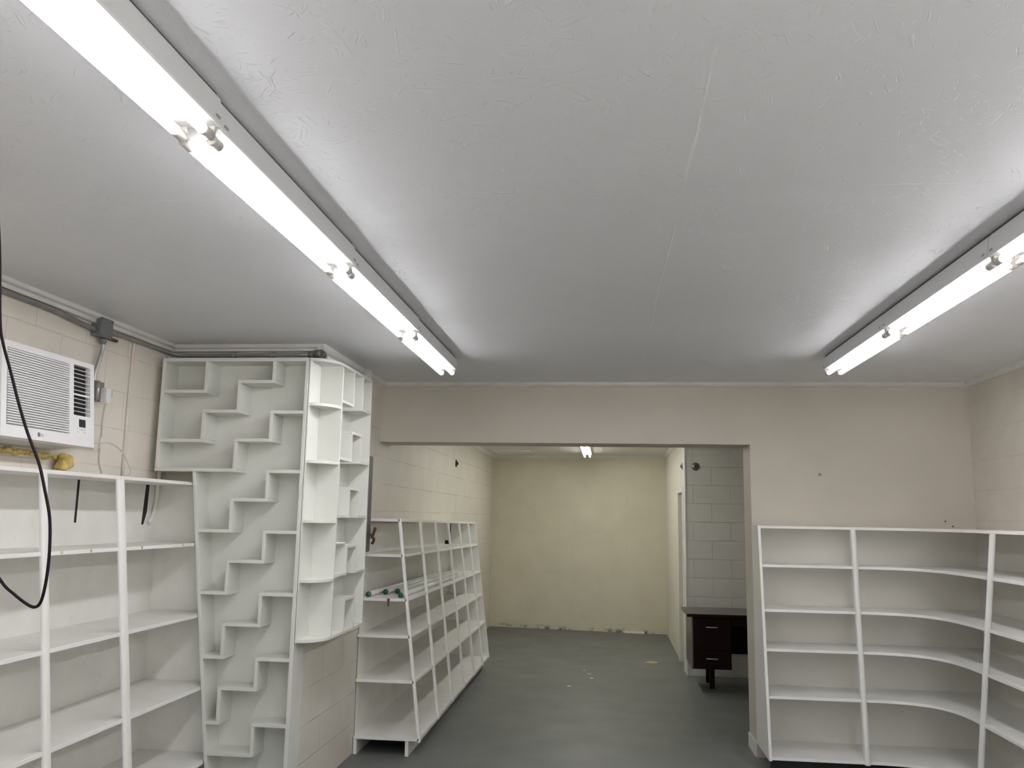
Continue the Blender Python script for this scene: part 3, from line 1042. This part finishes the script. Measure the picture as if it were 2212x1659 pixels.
cp_ = MB()
acb(cp_, o0 + 0.012, o1 + 0.006, 0.038, 0.140, -0.001, 0.0015)
cpo = cp_.build('control_panel', M['ac'], ac, 0.001)
mb = MB()
acb(mb, o0 + 0.040, o0 + 0.092, 0.092, 0.130, 0.001, 0.0025)
mb.build('display', M['screen'], cpo)
mb = MB()
rnd = random.Random(3)
for row, cols in ((0.082, (0.028, 0.045, 0.056, 0.066, 0.078, 0.090)), (0.066, (0.026, 0.043, 0.076, 0.092)), (0.076, (0.047, 0.058, 0.068, 0.079))):
    for c_ in cols:
        acb(mb, o0 + c_, o0 + c_ + rnd.uniform(0.003, 0.007), row, row + rnd.uniform(0.0012, 0.004), 0.0012, 0.002)
mb.build('button_print', M['ink'], cpo)
mb = MB()
cu_, cv_ = 0.248, 0.026
ring_ = [acp((cu_ + 0.0085 * math.cos(a), cv_ + 0.0105 * math.sin(a), 0.0014)) for a in (2 * math.pi * k / 20 for k in range(20))]
ring2 = [acp((cu_ + 0.0085 * math.cos(a), cv_ + 0.0105 * math.sin(a), 0.0002)) for a in (2 * math.pi * k / 20 for k in range(20))]
mb.hexa(ring_, ring2)
for tri in text_mesh('LG', 0.017):
    mb.bm.faces.new([mb.bm.verts.new(acp((cu_ + 0.012 + p[0], cv_ - 0.006 + p[1], 0.0012))) for p in tri])
mb.build('badge', M['ink'], ac)

fo = MB()
rnd = random.Random(11)
for k in range(26):
    y = 3.36 + k * 0.027
    fo.blob((-2.752 + rnd.uniform(-0.004, 0.004), y, 1.930 + rnd.uniform(-0.006, 0.004)), rnd.uniform(0.010, 0.020), k, 2, (0.9, 1.2, 0.9))
for c_, r in (((-2.735, 4.085, 1.920), 0.028), ((-2.722, 4.075, 1.905), 0.036), ((-2.712, 4.035, 1.882), 0.034), ((-2.725, 4.055, 1.930), 0.022), ((-2.72, 4.10, 1.90), 0.026)):
    fo.blob(c_, r, int(r * 1e4), 3)
tag(fo.build('spray_foam', M['foam']), 'yellow spray foam bulging under the air conditioner', 'foam')

# ------------------------------------------------------------------ wiring on the left wall
jb = thing('junction_box', (-2.73, 4.29, 2.59), 'grey square junction box at the top of the left wall', 'electrical box')
B(XL, -2.704, 4.238, 4.345, 2.594, 2.692).build('box', M['grey_metal'], jb, 0.003)
B(-2.704, -2.700, 4.234, 4.349, 2.590, 2.696).build('cover', M['grey_metal'], jb, 0.001)
mb = MB()
for y in (4.243, 4.340):
    for z in (2.598, 2.688):
        mb.lathe((-2.700, y, z), (1, 0, 0), [(0, 0.0035), (0.002, 0.003)], 10)
mb.build('screw', M['dark'], jb)
cd = thing('wall_conduit', (-2.73, 4.30, 2.25), 'bent shiny conduit dropping from the junction box to the outlet', 'conduit')
MB().tube([(-2.728, 4.310, 2.585), (-2.728, 4.312, 2.535), (-2.730, 4.302, 2.490), (-2.734, 4.285, 2.430), (-2.736, 4.276, 2.390), (-2.736, 4.276, 2.350)], 0.0105, 12, smooth=5).build('pipe', M['galv'], cd)
MB().lathe((-2.728, 4.310, 2.592), (0, 0, -1), [(0, 0.019), (0.022, 0.019), (0.023, 0.015), (0.034, 0.014)], 14).build('connector', M['grey_metal'], cd)
ob = thing('outlet_box', (-2.735, 4.30, 2.24), 'small grey outlet box beside the air conditioner', 'electrical box')
B(XL, -2.712, 4.268, 4.335, 2.245, 2.350).build('box', M['grey_metal'], ob, 0.002)
MB().tube([(-2.708, 4.272, 2.352), (-2.708, 4.274, 2.25)], 0.009, 10, smooth=0).build('pipe_stub', M['galv'], ob)
pg = thing('plug', (-2.69, 4.32, 2.22), 'white safety plug in the outlet box, its cord hanging to the bookcase top', 'plug')
MB().prism([(4.300, 2.318), (4.345, 2.318), (4.345, 2.255), (4.332, 2.232), (4.312, 2.232), (4.300, 2.255)], 'x', -2.7115, -2.672).build('body', M['plug'], pg, 0.004)
B(-2.690, -2.676, 4.346, 4.360, 2.275, 2.312).build('test_button', M['cordg'], pg, 0.002)
MB().tube([(-2.69, 4.322, 2.232), (-2.70, 4.326, 2.15), (-2.70, 4.329, 2.052)], 0.0045, 8).build('cord', M['cordg'], pg)
MB().tube([(-2.70, 4.329, 2.052), (-2.70, 4.327, 1.995)], 0.008, 8, smooth=0).build('cord_label', M['plug'], pg)
MB().tube([(-2.70, 4.327, 1.995), (-2.70, 4.326, 1.94), (-2.70, 4.340, 1.895), (-2.69, 4.345, 1.862), (-2.68, 4.29, 1.847), (-2.69, 4.20, 1.846), (-2.72, 4.10, 1.846)], 0.0045, 8, smooth=5).build('cord', M['cordg'], pg)
tag(MB().tube([(-2.60, 4.03, 2.005), (-2.655, 4.19, 2.012), (-2.66, 4.28, 2.02), (-2.66, 4.349, 2.025), (-2.66, 4.456, 1.998), (-2.655, 4.54, 1.925), (-2.65, 4.560, 1.880), (-2.65, 4.52, 1.852),
               (-2.655, 4.42, 1.8465), (-2.66, 4.32, 1.8465), (-2.655, 4.24, 1.8465)], 0.0048, 8, smooth=5).build('looped_cable', M['cordw']),
    'off-white cord looping from the air conditioner onto the bookcase top', 'cord')
tag(MB().tube([(-2.738, 1.6, 2.648), (-2.738, 3.0, 2.648), (-2.738, 3.75, 2.648), (-2.736, 3.95, 2.643), (-2.732, 4.12, 2.630), (-2.732, 4.236, 2.626)], 0.0135, 12, smooth=5).build('ceiling_conduit', M['conduit_paint']),
    'dull grey conduit under the moulding, left of the junction box', 'conduit')
cc = thing('corner_conduit', (-2.72, 4.7, 2.65), 'conduit from the junction box round the nook, above the zigzag shelf', 'conduit')
MB().tube([(-2.735, 4.350, 2.640), (-2.735, 4.6, 2.648), (-2.735, 4.93, 2.650), (-2.728, 5.03, 2.648), (-2.69, 5.078, 2.645), (-2.62, 5.083, 2.643), (-2.3, 5.083, 2.643), (-1.83, 5.083, 2.645)], 0.0115, 12, smooth=5).build('pipe', M['galv'], cc)
MB().box(-2.34, -2.325, 5.072, 5.10, 2.628, 2.662).box(-2.09, -2.075, 5.072, 5.10, 2.628, 2.662).build('strap', M['galv'], cc)
eb = MB().tube([(-1.845, 5.083, 2.645), (-1.80, 5.083, 2.645)], 0.020, 12, smooth=0)
eb.tube([(-1.80, 5.078, 2.648), (-1.752, 5.062, 2.648)], 0.026, 12, smooth=0)
eb.build('elbow_fitting', M['conduit_paint'], cc)
MB().tube([(-1.758, 5.045, 2.648), (-1.758, 5.07, 2.648), (-1.758, 5.096, 2.646)], 0.024, 10, smooth=0).build('elbow_cover', M['panel_grey'], cc)
tag(MB().tube([(-1.745, 5.102, 2.635), (-1.745, 5.5, 2.635), (-1.745, 5.82, 2.635)], 0.017, 12, smooth=0).build('wall_pipe', M['trim']),
    'pale pipe running along the moulding behind the curved shelf', 'pipe')
tag(MB().lathe((-1.735, 6.00, 2.53), (0, 0, 1), [(0, 0.037), (0.01, 0.0375), (0.178, 0.037)], 22).build('drain_pipe', M['pvc']),
    'short white pipe stub hanging from the ceiling behind the curved shelf', 'pipe')
tag(MB().tube([(-2.752, 4.66, 2.655), (-2.752, 4.652, 2.5), (-2.752, 4.650, 2.2), (-2.752, 4.655, 1.848)], 0.010, 10, smooth=4).build('painted_pipe', M['pipe_paint']),
    'thin cream painted pipe running down the left wall to the bookcase', 'pipe')
tag(MB().tube([(-2.745, 5.045, 2.63), (-2.743, 5.045, 2.2), (-2.742, 5.04, 1.9), (-2.742, 5.03, 1.72), (-2.742, 5.005, 1.64), (-2.742, 4.965, 1.595)], 0.013, 10, smooth=4).build('corner_pipe', M['pvc']),
    'white pipe in the nook corner passing behind the bookcase', 'pipe')
tag(B(XL, -2.738, 4.352, 4.47, 2.602, 2.616).build('steel_strap', M['rust'], None, 0.002), 'rusty strip of steel beside the junction box', 'strap')

# electrical panel past the curved shelf
ep = thing('electrical_panel', (-1.74, 6.0, 1.4), 'dark grey electrical panel on the passage wall past the curved shelf', 'electrical panel')
B(XP, -1.703, 5.84, 6.150, 1.402, 2.088).build('cabinet', M['panel_grey'], ep, 0.003)
B(-1.703, -1.699, 5.845, 6.146, 1.408, 2.082).build('cover', M['panel_grey'], ep, 0.001)
lvv = MB().box(-1.720, -1.700, 6.150, 6.158, 1.49, 1.56).box(-1.712, -1.672, 6.152, 6.166, 1.515, 1.530)
lvv.tube([(-1.69, 6.16, 1.50), (-1.68, 6.165, 1.53), (-1.668, 6.17, 1.575)], 0.011, 8).tube([(-1.69, 6.16, 1.505), (-1.675, 6.17, 1.49), (-1.69, 6.165, 1.455)], 0.010, 8)
lvv.build('lever', M['rust'], ep)

# ------------------------------------------------------------------ black cord hanging in front of the left bookcase
Y = 2.3
pts = [(-1.86, 2.705), (-1.815, 2.45), (-1.786, 2.221), (-1.769, 2.151), (-1.736, 2.068), (-1.699, 1.972), (-1.661, 1.884), (-1.617, 1.798), (-1.590, 1.72), (-1.567, 1.642),
       (-1.558, 1.552), (-1.559, 1.475), (-1.567, 1.418), (-1.582, 1.398), (-1.607, 1.403), (-1.652, 1.431), (-1.698, 1.469), (-1.80, 1.60), (-1.90, 1.85), (-1.98, 2.25), (-2.02, 2.705)]
tag(MB().tube([(x, Y, z) for x, z in pts], 0.0043, 10, smooth=5).build('hanging_cord', M['black_cord']), 'black cord hanging in a loop in front of the left bookcase', 'cord')

# ------------------------------------------------------------------ small marks: anchors, chips on the floor
def mark(name, mb, mat, label, cat, group=None):
    return tag(mb.build(name, mat), label, cat, group)


mark('wall_anchor', MB().lathe((1.579, YH, 2.02), (0, -1, 0), [(0, 0.012), (0.002, 0.010)], 10), M['flange'], 'grey plugged hole in the cream wall left of the right strip lights', 'wall plug')
mark('screw', MB().lathe((2.45, YH, 1.69), (0, -1, 0), [(0, 0.006), (0.004, 0.004)], 8), M['dark'], 'tiny dark screw just above the corner bookcase', 'screw')
mark('screw', MB().lathe((2.50, YH, 1.655), (0, -1, 0), [(0, 0.006), (0.004, 0.004)], 8), M['dark'], 'tiny dark screw nearest the right corner', 'screw')
def chip(x, y, w, d, ang, label, mat, name='paint_chip'):
    c, sn = math.cos(ang), math.sin(ang)
    rnd = random.Random(int(x * 1000 + y * 77))
    pts = []
    for k in range(9):
        a = 2 * math.pi * k / 9
        r = rnd.uniform(0.7, 1.05)
        u, v = w / 2 * r * math.cos(a), d / 2 * r * math.sin(a)
        pts.append((x + u * c - v * sn, y + u * sn + v * c))
    return tag(MB().prism(pts, 'z', 0.0, 0.0015).build(name, mat), label, 'paint mark', 'marks on the grey floor')


chip(0.54, 10.61, 0.17, 0.16, 0.1, 'ochre scrape on the grey floor left of the desk', M['ochre'], 'floor_scrape')
chip(-0.375, 8.97, 0.05, 0.05, 0.3, 'white paint chip on the floor nearest the long bookcase', M['chip'])
chip(-0.154, 9.45, 0.045, 0.05, 0.8, 'largest white paint chip in the middle of the floor', M['chip'])
chip(-0.185, 9.70, 0.03, 0.05, 1.3, 'small pale paint chip just beyond the largest one', M['chip'])
chip(-0.243, 9.90, 0.03, 0.04, 0.5, 'faint paint chip farthest from the camera on the floor', M['chip'])
